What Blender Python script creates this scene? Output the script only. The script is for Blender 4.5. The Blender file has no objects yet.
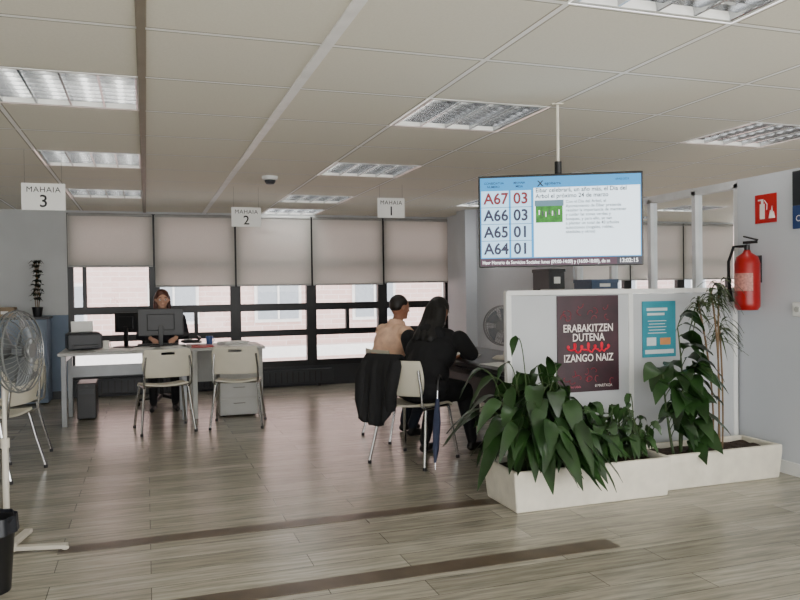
import bpy, bmesh, math, random
import numpy as np
from mathutils import Vector, Matrix, Euler
random.seed(7)
V=Vector
COL=bpy.context.scene.collection
# ---------------------------------------------------------------- materials
def lin(c):
    return tuple(((x/255)/12.92 if x/255<=0.04045 else ((x/255+0.055)/1.055)**2.4) for x in c)
MATS={}
def M(name,col,rough=.5,metal=0.,var=.07,scale=8,bump=0.,emit=0.,coat=0.):
    if name in MATS: return MATS[name]
    m=bpy.data.materials.new(name); m.use_nodes=True
    nt=m.node_tree; b=nt.nodes['Principled BSDF']
    tc=nt.nodes.new('ShaderNodeTexCoord'); nz=nt.nodes.new('ShaderNodeTexNoise')
    nz.inputs['Scale'].default_value=scale; nz.inputs['Detail'].default_value=4
    nt.links.new(tc.outputs['Object'],nz.inputs['Vector'])
    cr=nt.nodes.new('ShaderNodeValToRGB'); l=lin(col)
    cr.color_ramp.elements[0].position=.3; cr.color_ramp.elements[1].position=.7
    cr.color_ramp.elements[0].color=tuple(min(1,x*(1-var)) for x in l)+(1,)
    cr.color_ramp.elements[1].color=tuple(min(1,x*(1+var)) for x in l)+(1,)
    nt.links.new(nz.outputs['Fac'],cr.inputs['Fac'])
    if emit and name.startswith('screen'):
        b.inputs['Base Color'].default_value=(.01,.01,.01,1)
    else: nt.links.new(cr.outputs['Color'],b.inputs['Base Color'])
    b.inputs['Roughness'].default_value=rough; b.inputs['Metallic'].default_value=metal
    b.inputs['Coat Weight'].default_value=coat
    if bump:
        bp=nt.nodes.new('ShaderNodeBump'); bp.inputs['Strength'].default_value=bump; bp.inputs['Distance'].default_value=.01
        nt.links.new(nz.outputs['Fac'],bp.inputs['Height']); nt.links.new(bp.outputs['Normal'],b.inputs['Normal'])
    if emit:
        nt.links.new(cr.outputs['Color'],b.inputs['Emission Color']); b.inputs['Emission Strength'].default_value=emit
    MATS[name]=m; return m
def raw(name):
    m=bpy.data.materials.new(name); m.use_nodes=True; m.node_tree.nodes.clear(); MATS[name]=m
    o=m.node_tree.nodes.new('ShaderNodeOutputMaterial'); return m,m.node_tree,o
def m_glass(name='window_glass',tint=(.84,.85,.86,1),ior=1.3):
    m,nt,o=raw(name); t=nt.nodes.new('ShaderNodeBsdfTransparent'); t.inputs[0].default_value=tint
    g=nt.nodes.new('ShaderNodeBsdfGlossy'); g.inputs['Roughness'].default_value=.03
    f=nt.nodes.new('ShaderNodeFresnel'); f.inputs[0].default_value=ior
    mx=nt.nodes.new('ShaderNodeMixShader'); nt.links.new(f.outputs[0],mx.inputs[0]); nt.links.new(t.outputs[0],mx.inputs[1]); nt.links.new(g.outputs[0],mx.inputs[2]); nt.links.new(mx.outputs[0],o.inputs[0]); return m
def m_blind():
    m,nt,o=raw('blind_fabric'); tc=nt.nodes.new('ShaderNodeTexCoord'); w=nt.nodes.new('ShaderNodeTexNoise'); w.inputs['Scale'].default_value=60
    nt.links.new(tc.outputs['Object'],w.inputs['Vector'])
    cr=nt.nodes.new('ShaderNodeValToRGB'); cr.color_ramp.elements[0].color=lin((182,180,174))+(1,); cr.color_ramp.elements[1].color=lin((194,192,185))+(1,)
    nt.links.new(w.outputs['Fac'],cr.inputs[0])
    d=nt.nodes.new('ShaderNodeBsdfDiffuse'); t=nt.nodes.new('ShaderNodeBsdfTranslucent'); 
    nt.links.new(cr.outputs[0],d.inputs[0]); nt.links.new(cr.outputs[0],t.inputs[0])
    mx=nt.nodes.new('ShaderNodeMixShader'); mx.inputs[0].default_value=.32
    nt.links.new(d.outputs[0],mx.inputs[1]); nt.links.new(t.outputs[0],mx.inputs[2]); nt.links.new(mx.outputs[0],o.inputs[0]); return m
def m_floor():
    m=bpy.data.materials.new('vinyl_plank_floor'); m.use_nodes=True; nt=m.node_tree; b=nt.nodes['Principled BSDF']
    tc=nt.nodes.new('ShaderNodeTexCoord'); br=nt.nodes.new('ShaderNodeTexBrick')
    br.inputs['Scale'].default_value=1; br.inputs['Brick Width'].default_value=1.2; br.inputs['Row Height'].default_value=.18
    br.inputs['Mortar Size'].default_value=.002; br.inputs['Color1'].default_value=lin((180,174,158))+(1,); br.inputs['Color2'].default_value=lin((150,144,128))+(1,)
    br.inputs['Mortar'].default_value=lin((92,87,76))+(1,); br.offset=.37
    nt.links.new(tc.outputs['Object'],br.inputs['Vector'])
    mp=nt.nodes.new('ShaderNodeMapping'); mp.inputs['Scale'].default_value=(1.2,14,1); nt.links.new(tc.outputs['Object'],mp.inputs[0])
    nz=nt.nodes.new('ShaderNodeTexNoise'); nz.inputs['Scale'].default_value=2.2; nz.inputs['Detail'].default_value=8; nz.inputs['Roughness'].default_value=.65; nt.links.new(mp.outputs[0],nz.inputs['Vector'])
    cr=nt.nodes.new('ShaderNodeValToRGB'); cr.color_ramp.elements[0].position=.32; cr.color_ramp.elements[1].position=.68
    cr.color_ramp.elements[0].color=(.32,.32,.32,1); cr.color_ramp.elements[1].color=(1.2,1.2,1.2,1)
    nt.links.new(nz.outputs['Fac'],cr.inputs[0])
    mx=nt.nodes.new('ShaderNodeMix'); mx.data_type='RGBA'; mx.blend_type='MULTIPLY'; mx.inputs[0].default_value=.72
    nt.links.new(br.outputs['Color'],mx.inputs[6]); nt.links.new(cr.outputs[0],mx.inputs[7]); nt.links.new(mx.outputs[2],b.inputs['Base Color'])
    b.inputs['Roughness'].default_value=.25
    bp=nt.nodes.new('ShaderNodeBump'); bp.inputs['Strength'].default_value=.12; bp.inputs['Distance'].default_value=.004; nt.links.new(nz.outputs['Fac'],bp.inputs['Height']); nt.links.new(bp.outputs[0],b.inputs['Normal'])
    MATS['floor']=m; return m
GX,GY,GX0,GY0=.765,.73,0.,3.95
def m_ceiling():
    m=bpy.data.materials.new('ceiling_tiles'); m.use_nodes=True; nt=m.node_tree; b=nt.nodes['Principled BSDF']
    tc=nt.nodes.new('ShaderNodeTexCoord'); sp=nt.nodes.new('ShaderNodeSeparateXYZ'); nt.links.new(tc.outputs['Object'],sp.inputs[0])
    def mth(op,a,v):
        n=nt.nodes.new('ShaderNodeMath'); n.operation=op
        for i,x in enumerate((a,v)):
            if isinstance(x,(int,float)): n.inputs[i].default_value=x
            else: nt.links.new(x,n.inputs[i])
        return n.outputs[0]
    def line(o,off,g,w):
        a=mth('DIVIDE',mth('SUBTRACT',o,off),g); f=mth('FRACT',a,0); c=mth('ABSOLUTE',mth('SUBTRACT',f,.5),0)
        return mth('GREATER_THAN',c,.5-w/g/2)
    lx=line(sp.outputs[0],GX0,GX,.026); ly=line(sp.outputs[1],GY0,GY,.026)
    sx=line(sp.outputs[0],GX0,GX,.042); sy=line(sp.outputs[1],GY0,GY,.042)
    ln=mth('MAXIMUM',lx,ly); sh=mth('MAXIMUM',sx,sy)
    nz=nt.nodes.new('ShaderNodeTexNoise'); nz.inputs['Scale'].default_value=90; nt.links.new(tc.outputs['Object'],nz.inputs['Vector'])
    cr=nt.nodes.new('ShaderNodeValToRGB'); cr.color_ramp.elements[0].color=lin((226,222,208))+(1,); cr.color_ramp.elements[1].color=lin((238,234,221))+(1,); nt.links.new(nz.outputs['Fac'],cr.inputs[0])
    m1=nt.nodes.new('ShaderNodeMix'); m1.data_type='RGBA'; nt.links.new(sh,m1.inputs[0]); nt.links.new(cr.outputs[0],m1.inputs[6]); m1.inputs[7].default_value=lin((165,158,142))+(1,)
    m2=nt.nodes.new('ShaderNodeMix'); m2.data_type='RGBA'; nt.links.new(ln,m2.inputs[0]); nt.links.new(m1.outputs[2],m2.inputs[6]); m2.inputs[7].default_value=lin((254,253,250))+(1,)
    nt.links.new(m2.outputs[2],b.inputs['Base Color']); b.inputs['Roughness'].default_value=.75
    MATS['ceil']=m; return m
def m_brick():
    m=bpy.data.materials.new('facade_brick'); m.use_nodes=True; nt=m.node_tree; b=nt.nodes['Principled BSDF']
    tc=nt.nodes.new('ShaderNodeTexCoord'); mp=nt.nodes.new('ShaderNodeMapping'); mp.inputs['Rotation'].default_value=(math.radians(90),0,0)
    nt.links.new(tc.outputs['Object'],mp.inputs[0])
    br=nt.nodes.new('ShaderNodeTexBrick'); br.inputs['Scale'].default_value=1; br.inputs['Brick Width'].default_value=.5; br.inputs['Row Height'].default_value=.16; br.inputs['Mortar Size'].default_value=.012
    br.inputs['Color1'].default_value=lin((214,180,172))+(1,); br.inputs['Color2'].default_value=lin((202,166,158))+(1,); br.inputs['Mortar'].default_value=lin((220,202,196))+(1,)
    nt.links.new(mp.outputs[0],br.inputs['Vector']); nt.links.new(br.outputs[0],b.inputs['Base Color']); b.inputs['Roughness'].default_value=.9
    MATS['facade']=m; return m
def m_grass():
    m=M('screen_photo_grass',(50,170,30),emit=.8,var=.45,scale=40); return m
GLASS=m_glass(); GLASS2=m_glass('partition_glass',(.95,.97,.98,1),1.1); BLIND=m_blind(); FLOOR=m_floor(); CEIL=m_ceiling(); BRICK=m_brick()
WHITE=M('white_paint',(232,233,230),.6,var=.03)
WALLG=M('wall_grey',(196,198,198),.7,var=.04,scale=3)
WALLB=M('wall_blue_grey',(120,136,156),.7,var=.05,scale=3)
FRAME=M('window_frame_black',(18,19,21),.4)
CHROME=M('chrome',(200,200,200),.18,1.,var=.03)
CREAM=M('cream_plastic',(204,198,180),.42,var=.04)
BLACKP=M('black_plastic',(18,18,20),.4)
DGREY=M('dark_grey_plastic',(44,46,50),.45)
LGREY=M('light_grey_laminate',(182,182,178),.38,var=.04)
PAPER=M('paper_white',(238,238,234),.8,var=.02)
ALU=M('louvre_aluminium',(184,186,188),.2,.95,var=.03)
SKIN=M('skin',(172,120,94),.55,var=.05,scale=12)
# ---------------------------------------------------------------- mesh helpers
def box(bm,c,s,rot=None,mi=0):
    mt=Matrix.Translation(V(c))
    if rot is not None: mt=mt@(Euler(rot).to_matrix().to_4x4())
    r=bmesh.ops.create_cube(bm,size=1,matrix=mt@Matrix.Diagonal((s[0],s[1],s[2],1)))
    for f in {f for v in r['verts'] for f in v.link_faces}: f.material_index=mi
def cone(bm,p0,p1,r0,r1=None,seg=12,mi=0,cap=True):
    p0=V(p0);p1=V(p1); r1=r0 if r1 is None else r1
    d=p1-p0
    if d.length<1e-6: return
    mt=Matrix.Translation((p0+p1)/2)@d.to_track_quat('Z','Y').to_matrix().to_4x4()
    r=bmesh.ops.create_cone(bm,cap_ends=cap,segments=seg,radius1=r0,radius2=max(r1,1e-5),depth=d.length,matrix=mt)
    for f in {f for v in r['verts'] for f in v.link_faces}: f.material_index=mi
def sph(bm,c,rad,M3=None,sub=2,mi=0):
    rad=(rad,)*3 if isinstance(rad,(int,float)) else rad
    mt=Matrix.Translation(V(c))
    if M3 is not None: mt=mt@M3.to_4x4()
    r=bmesh.ops.create_icosphere(bm,subdivisions=sub,radius=1,matrix=mt@Matrix.Diagonal((*rad,1)))
    for f in {f for v in r['verts'] for f in v.link_faces}: f.material_index=mi
def tube(bm,pts,r,seg=8,mi=0,closed=False):
    pts=[V(p) for p in pts]; n=len(pts); rings=[]; up=None
    for i,p in enumerate(pts):
        if closed: t=(pts[(i+1)%n]-pts[i-1]).normalized()
        else: t=(pts[min(i+1,n-1)]-pts[max(i-1,0)]).normalized()
        if up is None:
            up=t.orthogonal().normalized()
        up=(up-t*up.dot(t)); up=up.normalized() if up.length>1e-6 else t.orthogonal().normalized()
        s=t.cross(up); rr=r[i] if isinstance(r,(list,tuple)) else r
        rings.append([bm.verts.new(p+(up*math.cos(a)+s*math.sin(a))*rr) for a in [2*math.pi*k/seg for k in range(seg)]])
    m=n if closed else n-1
    for i in range(m):
        A=rings[i];B=rings[(i+1)%n]
        for k in range(seg):
            try:
                f=bm.faces.new((A[k],A[(k+1)%seg],B[(k+1)%seg],B[k])); f.material_index=mi
            except ValueError: pass
    if not closed:
        for ring in (rings[0][::-1],rings[-1]):
            f=bm.faces.new(ring); f.material_index=mi
def lathe(bm,prof,seg=32,c=(0,0,0),axis=None,mi=0):
    M3=Matrix.Identity(3) if axis is None else V(axis).to_track_quat('Z','Y').to_matrix()
    rings=[]
    for (r,z) in prof:
        rings.append([bm.verts.new(V(c)+M3@V((r*math.cos(2*math.pi*k/seg),r*math.sin(2*math.pi*k/seg),z))) for k in range(seg)])
    for i in range(len(rings)-1):
        for k in range(seg):
            f=bm.faces.new((rings[i][k],rings[i][(k+1)%seg],rings[i+1][(k+1)%seg],rings[i+1][k])); f.material_index=mi
def grid(bm,fn,nu,nv,mi=0):
    g=[[bm.verts.new(fn(i/nu,j/nv)) for j in range(nv+1)] for i in range(nu+1)]
    for i in range(nu):
        for j in range(nv):
            f=bm.faces.new((g[i][j],g[i+1][j],g[i+1][j+1],g[i][j+1])); f.material_index=mi
def bez(p0,p1,p2,n):
    p0,p1,p2=V(p0),V(p1),V(p2)
    return [p0*(1-t)**2+p1*2*t*(1-t)+p2*t*t for t in [i/n for i in range(n+1)]]
def mk(name,bm,mats,parent=None,loc=(0,0,0),rot=(0,0,0),bevel=0,solid=0,smooth=False,sub=0,kind=None,label=None,cat=None,group=None,recalc=True):
    me=bpy.data.meshes.new(name)
    if recalc: bmesh.ops.recalc_face_normals(bm,faces=bm.faces[:])
    bm.to_mesh(me); bm.free()
    for m in (mats if isinstance(mats,(list,tuple)) else [mats]): me.materials.append(m)
    if smooth:
        for p in me.polygons: p.use_smooth=True
        me.set_sharp_from_angle(angle=math.radians(42))
    o=bpy.data.objects.new(name,me); COL.objects.link(o)
    o.location=loc; o.rotation_euler=rot
    if parent: o.parent=parent
    if solid:
        s=o.modifiers.new('s','SOLIDIFY'); s.thickness=solid; s.offset=0
    if sub:
        s=o.modifiers.new('u','SUBSURF'); s.levels=sub; s.render_levels=sub
    if bevel:
        b=o.modifiers.new('b','BEVEL'); b.width=bevel; b.segments=2; b.limit_method='ANGLE'
    tag(o,label,cat,group,kind); return o
def tag(o,label=None,cat=None,group=None,kind=None):
    if label: o['label']=label
    if cat: o['category']=cat
    if group: o['group']=group
    if kind: o['kind']=kind
def root(name,label,cat,loc=(0,0,0),rz=0,group=None,rot=None):
    e=bpy.data.objects.new(name,None); e.empty_display_size=.1; COL.objects.link(e)
    e.location=loc; e.rotation_euler=rot if rot else (0,0,rz); tag(e,label,cat,group); return e
def copy_thing(src,loc,rz,label=None):
    o=src.copy(); COL.objects.link(o); o.location=loc; o.rotation_euler=(0,0,rz)
    if label: o['label']=label
    def rec(s,d):
        for ch in s.children:
            c=ch.copy(); COL.objects.link(c); c.parent=d; rec(ch,c)
    rec(src,o); return o
def text(s,size,mat,parent,loc,rot=(math.pi/2,0,0),align='LEFT',bold=0.,name='lettering',sx=1.,space=1.,rz=0):
    cu=bpy.data.curves.new('t','FONT'); cu.body=s; cu.size=size; cu.align_x=align; cu.offset=bold*size; cu.resolution_u=3; cu.space_character=space
    to=bpy.data.objects.new('t',cu); COL.objects.link(to); bpy.context.view_layer.update()
    dg=bpy.context.evaluated_depsgraph_get(); me=bpy.data.meshes.new_from_object(to.evaluated_get(dg))
    bpy.data.objects.remove(to)
    me.materials.clear(); me.materials.append(mat)
    o=bpy.data.objects.new(name,me); COL.objects.link(o); o.parent=parent; o.location=loc; o.rotation_euler=rot; o.scale=(sx,1,1); return o
B=bmesh.new
# ---------------------------------------------------------------- camera
cam=bpy.data.cameras.new('camera'); co=bpy.data.objects.new('camera',cam); COL.objects.link(co)
cam.sensor_width=36; cam.lens=33.75; cam.clip_end=200
Rm=Matrix.Rotation(-math.atan(254/750),4,'Z')@Matrix.Rotation(math.radians(90)-.0147,4,'X')@Matrix.Rotation(-.014,4,'Z')
co.matrix_world=Matrix.Translation((0,0,1.35))@Rm
bpy.context.scene.camera=co
# ---------------------------------------------------------------- world
w=bpy.data.worlds.new('world'); bpy.context.scene.world=w; w.use_nodes=True
bg=w.node_tree.nodes['Background']; bg.inputs[0].default_value=(1,.995,.985,1); bg.inputs[1].default_value=5.9
# ---------------------------------------------------------------- shell
ZC=2.42; WY=10.5; RX=4.3
bm=B(); box(bm,(3.75,4.25,-.05),(13.5,12.6,.1)); mk('floor',bm,FLOOR,kind='structure')
STR=M('dark_strip_plank',(84,72,56),.35,var=.3,scale=6)
bm=B(); box(bm,(.82,4.29,.001),(2.56,.12,.002)); mk('trim_1',bm,STR,kind='structure')
bm=B(); box(bm,(.6,3.36,.001),(3.4,.13,.002)); mk('trim_2',bm,STR,kind='structure')
cells=set()
for i in (-1,2,5):
    for j in (-3,0,3,6): cells.add((i,j))
for c in ((8,3),(8,8),(2,8),(9,6),(9,8),(7,5)): cells.add(c)
bm=B()
for i in range(-4,14):
    for j in range(-8,9):
        if (i,j) in cells: continue
        x0=GX0+i*GX; x1=x0+GX; y0=GY0+j*GY; y1=min(y0+GY,WY)
        vs=[bm.verts.new(p) for p in ((x0,y0,ZC),(x0,y1,ZC),(x1,y1,ZC),(x1,y0,ZC))]
        bm.faces.new(vs)
bmesh.ops.remove_doubles(bm,verts=bm.verts[:],dist=.001)
o=mk('ceiling',bm,CEIL,kind='structure',recalc=False); 
bm=B(); box(bm,(.767,4.25,ZC-.004),(.05,12.5,.01)); mk('trim_3',bm,M('rail_white',(248,248,246),.4),kind='structure')
bm=B(); box(bm,(0,4.25,ZC-.006),(.035,12.5,.014)); mk('trim_4',bm,M('rail_dark',(130,122,106),.5),kind='structure')
# walls
bm=B()
box(bm,(-2,WY+.06,1.75),(2.1,.12,1.35),mi=0); box(bm,(-2,WY+.06,.54),(2.1,.12,1.08),mi=1)
box(bm,(4.8,WY+.06,.14),(11.5,.12,.28),mi=2); box(bm,(4.8,WY+.06,2.41),(11.5,.12,.04),mi=0)
mk('wall_back',bm,[WALLG,WALLB,DGREY],kind='structure')
bm=B(); box(bm,(-3.05,4.25,1.21),(.1,12.6,2.42)); mk('wall_left',bm,WALLG,kind='structure')
bm=B(); box(bm,(10.5,4.25,1.21),(.1,12.6,2.42)); mk('wall_office_side',bm,WHITE,kind='structure')
bm=B(); box(bm,(RX+.06,3.5,1.075),(.12,2.23,2.15)); box(bm,(RX+.06,8.7,1.21),(.12,3.5,2.42)); box(bm,(RX-.08,9.55,1.21),(.17,.3,2.42))
mk('wall_right',bm,M('wall_cool_white',(204,208,214),.65,var=.03,scale=2),kind='structure')
bm=B(); box(bm,(RX-.008,3.5,.045),(.016,2.2,.09)); mk('baseboard_right',bm,WHITE,kind='structure')
bm=B(); box(bm,(-2,WY-.008,.05),(2.05,.016,.1)); mk('baseboard_back',bm,DGREY,kind='structure')
# glazed partition
bm=B()
L0,L1=4.62,6.95
box(bm,(RX+.05,(L0+L1)/2,2.12),(.07,L1-L0,.06)); box(bm,(RX+.05,(L0+L1)/2,.45),(.05,L1-L0,.9)); box(bm,(RX+.05,(L0+L1)/2,.92),(.07,L1-L0,.05))
for y in (L0+.03,5.12,5.7,6.3,L1-.03): box(bm,(RX+.05,y,1.5),(.07,.045,1.25))
box(bm,(RX+.05,(L0+L1)/2,1.5),(.008,L1-L0-.04,1.2),mi=1)
mk('window_11',bm,[M('partition_frame_white',(228,230,232),.5),GLASS2],kind='structure')
# ---------------------------------------------------------------- windows
bx=[-.95+1.06*i for i in range(11)]
for i in range(10):
    x0,x1=bx[i],bx[i+1]; bm=B(); y=WY+.05; z0,z1=.26,2.39
    box(bm,(x0+.035,y,(z0+z1)/2),(.07,.09,z1-z0)); box(bm,(x1-.035,y,(z0+z1)/2),(.07,.09,z1-z0))
    for z,th in ((z0+.05,.1),(.755,.085),(1.12,.1),(1.72,.065),(z1-.03,.06)): box(bm,((x0+x1)/2,y,z),(x1-x0,.085,th))
    if i in (1,3): box(bm,((x0+x1)/2,y,.94),(.05,.07,.4))
    if i==0: box(bm,(x0+.2,y,1.43),(.05,.05,.55))
    box(bm,((x0+x1)/2,y+.01,(z0+z1)/2),(x1-x0-.04,.006,z1-z0-.02),mi=1)
    mk('window_%d'%(i+1),bm,[FRAME,GLASS],kind='structure')
    zb=1.70 if i==0 else (1.43 if i<4 else 1.45)
    r=root('roller_blind','grey beige roller blind %s over black window frame'%('half lowered' if i==0 else 'lowered'),'blind',((x0+x1)/2,WY-.06,2.37),group='roller blinds on the window wall')
    bm=B(); grid(bm,lambda u,v:V(((u-.5)*(x1-x0-.025),.01*math.sin(v*3)*.3,-v*(2.37-zb))),2,6); mk('blind_fabric',bm,BLIND,r)
    bm=B(); box(bm,(0,0,-(2.37-zb)),(x1-x0-.03,.018,.025)); mk('bottom_rail',bm,M('rail_grey',(150,150,146),.4),r,bevel=.004)
    bm=B(); cone(bm,(-(x1-x0)/2+.02,.015,-.005),((x1-x0)/2-.02,.015,-.005),.025); mk('roller_tube',bm,M('rail_grey',(150,150,146)),r,smooth=True)
# neighbouring building
r=root('neighbouring_building','pale pink brick building across the street','building',(4,24,-6))
bm=B(); box(bm,(0,.5,7),(70,1,20)); mk('facade',bm,BRICK,r)
WF=M('facade_window',(150,154,160),.4); WW=M('facade_trim',(222,216,212),.6)
for i in range(-7,8):
    bm=B(); z=7.0; box(bm,(i*3.2,-.02,z),(1.5,.1,1.3),mi=1); box(bm,(i*3.2,-.06,z),(1.3,.1,1.1),mi=0); box(bm,(i*3.2,-.08,z),(.06,.12,1.1),mi=1)
    mk('facade_window',bm,[WF,WW],r)
bm=B(); box(bm,(0,-.1,5.4),(70,.3,.35)); mk('cornice',bm,WW,r)
# ---------------------------------------------------------------- ceiling luminaires
TUBEOFF=M('lamp_tube_dim',(245,243,238),.4,emit=9.,var=.01); TUBEON=M('lamp_tube_on',(250,249,248),.4,emit=26.,var=.01)
def luminaire(on):
    r=root('ceiling_light','square recessed ceiling light with aluminium louvre, %s'%('brightly lit' if on else 'dimly lit'),'ceiling light',group='recessed louvre ceiling lights')
    bm=B(); w,d,h=GX-.006,GY-.006,.1
    box(bm,(0,0,h),(w,d,.01))
    for s in (-1,1): box(bm,(s*(w/2-.012),0,h/2),(.024,d,h)); box(bm,(0,s*(d/2-.012),h/2),(w,.024,h))
    mk('housing',bm,M('luminaire_white',(230,230,226),.4),r)
    bm=B(); n=4; cw=(w-.05)/n
    for k in range(n+1):
        x=-(w-.05)/2+k*cw
        if k<n: grid(bm,lambda u,v:V((x+.004+.05*v*v,(u-.5)*(d-.05),.003+.085*v)),1,5)
        if k>0: grid(bm,lambda u,v:V((x-.004-.05*v*v,(u-.5)*(d-.05),.003+.085*v)),1,5)
        box(bm,(x,0,.003),(.012,d-.05,.006))
    for j in range(8):
        y=-(d-.05)/2+(j+.5)*(d-.05)/8
        for k in range(n):
            x=-(w-.05)/2+(k+.5)*cw; box(bm,(x,y,.03),(cw-.01,.003,.026))
    mk('louvre',bm,ALU,r,smooth=True)
    for k in range(n):
        x=-(w-.05)/2+(k+.5)*cw; bm=B(); cone(bm,(x,-d/2+.04,.075),(x,d/2-.04,.075),.013); mk('lamp_tube',bm,TUBEON if on else TUBEOFF,r,smooth=True)
    return r
off=luminaire(False); on=luminaire(True); uo=un=False
for (i,j) in sorted(cells):
    p=(GX0+(i+.5)*GX,GY0+(j+.5)*GY,ZC)
    lit=(j>=5 and i>=7) or (i,j) in ((2,8),(5,6)) 
    s=on if lit else off
    if lit and not un: s.location=p; un=True
    elif (not lit) and not uo: s.location=p; uo=True
    else: copy_thing(s,p,0)
# smoke detector
r=root('smoke_detector','small round white smoke detector on ceiling','detector',(1.12,7.05,ZC))
bm=B(); lathe(bm,[(0,-.07),(.035,-.07),(.05,-.05),(.052,-.035)],24); mk('sensor_head',bm,DGREY,r,smooth=True)
bm=B(); lathe(bm,[(.052,-.035),(.07,-.03),(.075,0)],24); mk('detector_base',bm,WHITE,r,smooth=True)
# ---------------------------------------------------------------- hanging signs
INK=M('black_ink',(20,20,24),.6)
def hsign(num,loc,w=.31,h=.2):
    r=root('hanging_sign','white hanging sign reading MAHAIA %s'%num,'sign',loc,group='hanging counter signs')
    bm=B(); box(bm,(0,0,0),(w,.006,h)); mk('sign_board',bm,PAPER,r,bevel=.001)
    top=ZC-loc[2]
    for s in (-1,1):
        bm=B(); cone(bm,(s*w*.42,0,h/2-.01),(s*w*.42,0,top),.0016,seg=6); mk('hanging_wire',bm,CHROME,r)
    text('MAHAIA',.058,INK,r,(0,-.0045,h*.17),align='CENTER',bold=0,space=1.12)
    text(num,.13,INK,r,(0,-.0045,-h*.38),align='CENTER',bold=.01)
hsign('3',(-.71,6.16,2.075),.30,.2); hsign('2',(.99,7.8,2.11),.30,.2); hsign('1',(2.39,7.3,2.18),.29,.2)
# ---------------------------------------------------------------- television
tv=root('television','black flat screen television showing queue numbers and news, hung from ceiling','television',(2.265,3.80,1.735),math.radians(-27))
tv.scale=(.93,.93,.92)
W,H=1.0,.58
bm=B(); box(bm,(0,.025,0),(W,.05,H)); box(bm,(0,.06,0),(W*.6,.05,H*.6)); mk('casing',bm,M('tv_black',(8,8,10),.3),tv,bevel=.005)
def scr(px,py): return ((px-562)/164*W,(223.5-py)/95*H)
def srect(x0,y0,x1,y1,mat,name='screen_area',dy=-.003):
    a=scr(x0,y0);b=scr(x1,y1); bm=B(); v=[bm.verts.new(p) for p in ((a[0],dy,a[1]),(a[0],dy,b[1]),(b[0],dy,b[1]),(b[0],dy,a[1]))]; bm.faces.new(v)
    return mk(name,bm,mat,tv,recalc=False)
E=lambda n,c,e=1.: M(n,c,.4,emit=e,var=.02)
srect(482,178.5,642,269,E('screen_blue',(40,166,236),1.3),'screen',-.002)
srect(483,192,511,261,E('screen_pale',(180,222,250),2.0)); srect(513,192,533.5,261,E('screen_pale',(180,222,250)))
srect(536,190,641,261,E('screen_white',(226,242,252),2.4)); srect(538,203,565,226,m_grass(),'screen_photo',-.004)
srect(537,203,566,209,E('screen_sky',(120,170,190),.8),'screen_photo_sky',-.0045)
srect(482,262,618,269.5,E('screen_magenta',(84,6,62),.8),'ticker_bar',-.004); srect(618,262,642,269.5,E('screen_dark',(16,18,60),.6),'clock_bar',-.004)
RED=E('screen_red',(165,2,30),.8); NAVY=E('screen_navy',(8,26,90),.6); SBLK=E('screen_ink',(16,20,30),.2); SW=E('screen_letter_white',(255,255,255),2.)
def st(s,px,py,size,mat,bold=.0,sx=1.,al='LEFT'):
    a=scr(px,py); return text(s,size,mat,tv,(a[0],-.006,a[1]),bold=bold,align=al,sx=sx)
for k,(a,b) in enumerate((('A67','03'),('A66','03'),('A65','01'),('A64','01'))):
    y=205.5+17.3*k; m1=RED if k==0 else NAVY
    st(a,485.5,y,.098,m1,.026,.93); st(b,515.5,y,.098,m1,.026,.95)
    if k: srect(483,y-14,533.5,y-13.4,E('screen_line',(90,140,190),.8),'row_line',-.004)
st('GONBIDATUA',486,185.3,.021,NAVY,.01,.9); st('NUMERO',489,189,.021,NAVY,.01,.9); st('MAHAIA',516,185.3,.021,NAVY,.01,.9); st('MESA',518,189,.021,NAVY,.01,.9)
st('egoibarra',547,187,.026,NAVY,.01); st('X',540,188.5,.05,SBLK,.03); st('09/03/2023',617,184.5,.018,NAVY,.0)
st('Eibar celebrará, un año más, el Dia del',538,194.8,.038,SBLK,.018,.93); st('Arbol el próximo 24 de marzo',538,200.8,.038,SBLK,.018,.93)
for k,s in enumerate(['Con el Dia del Arbol, el','Ayuntamiento de Eibar pretende','resaltar la importancia de mantener','y cuidar las zonas verdes y','bosques, y para ello, se van','a plantar un total de 40 arboles','autoctonos (nogales, robles,','abedules y otros)']):
    st(s,568,206.5+4.4*k,.027,SBLK,.012,.93)
st('Haer Horario de Servicios Sociales: lunes (09:00-14:00) y (16:00-18:00), de m',483.5,267.8,.031,SW,.012,.8); st('13:02:15',620,267.9,.035,SW,.015,.95)
for k in range(7):
    px=541+k*3.3; srect(px,213+(k%3),px+1.2,218+(k%3),E('tiny_people',(60,60,70),.5) if k%2 else E('tiny_people_b',(220,220,220),.9),'photo_figure',-.005)
zt=(ZC-1.735)/.92
bm=B(); cone(bm,(0,.1,.0),(0,.1,zt),.009,seg=16); box(bm,(0,.1,zt-.003),(.07,.07,.006)); mk('ceiling_mount',bm,M('mount_pale',(222,217,202),.6),tv,smooth=True)
bm=B(); box(bm,(0,.085,.0),(.16,.03,.2)); cone(bm,(0,.1,.1),(0,.1,.38),.022); mk('mount_bracket',bm,BLACKP,tv,smooth=True)
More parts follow.
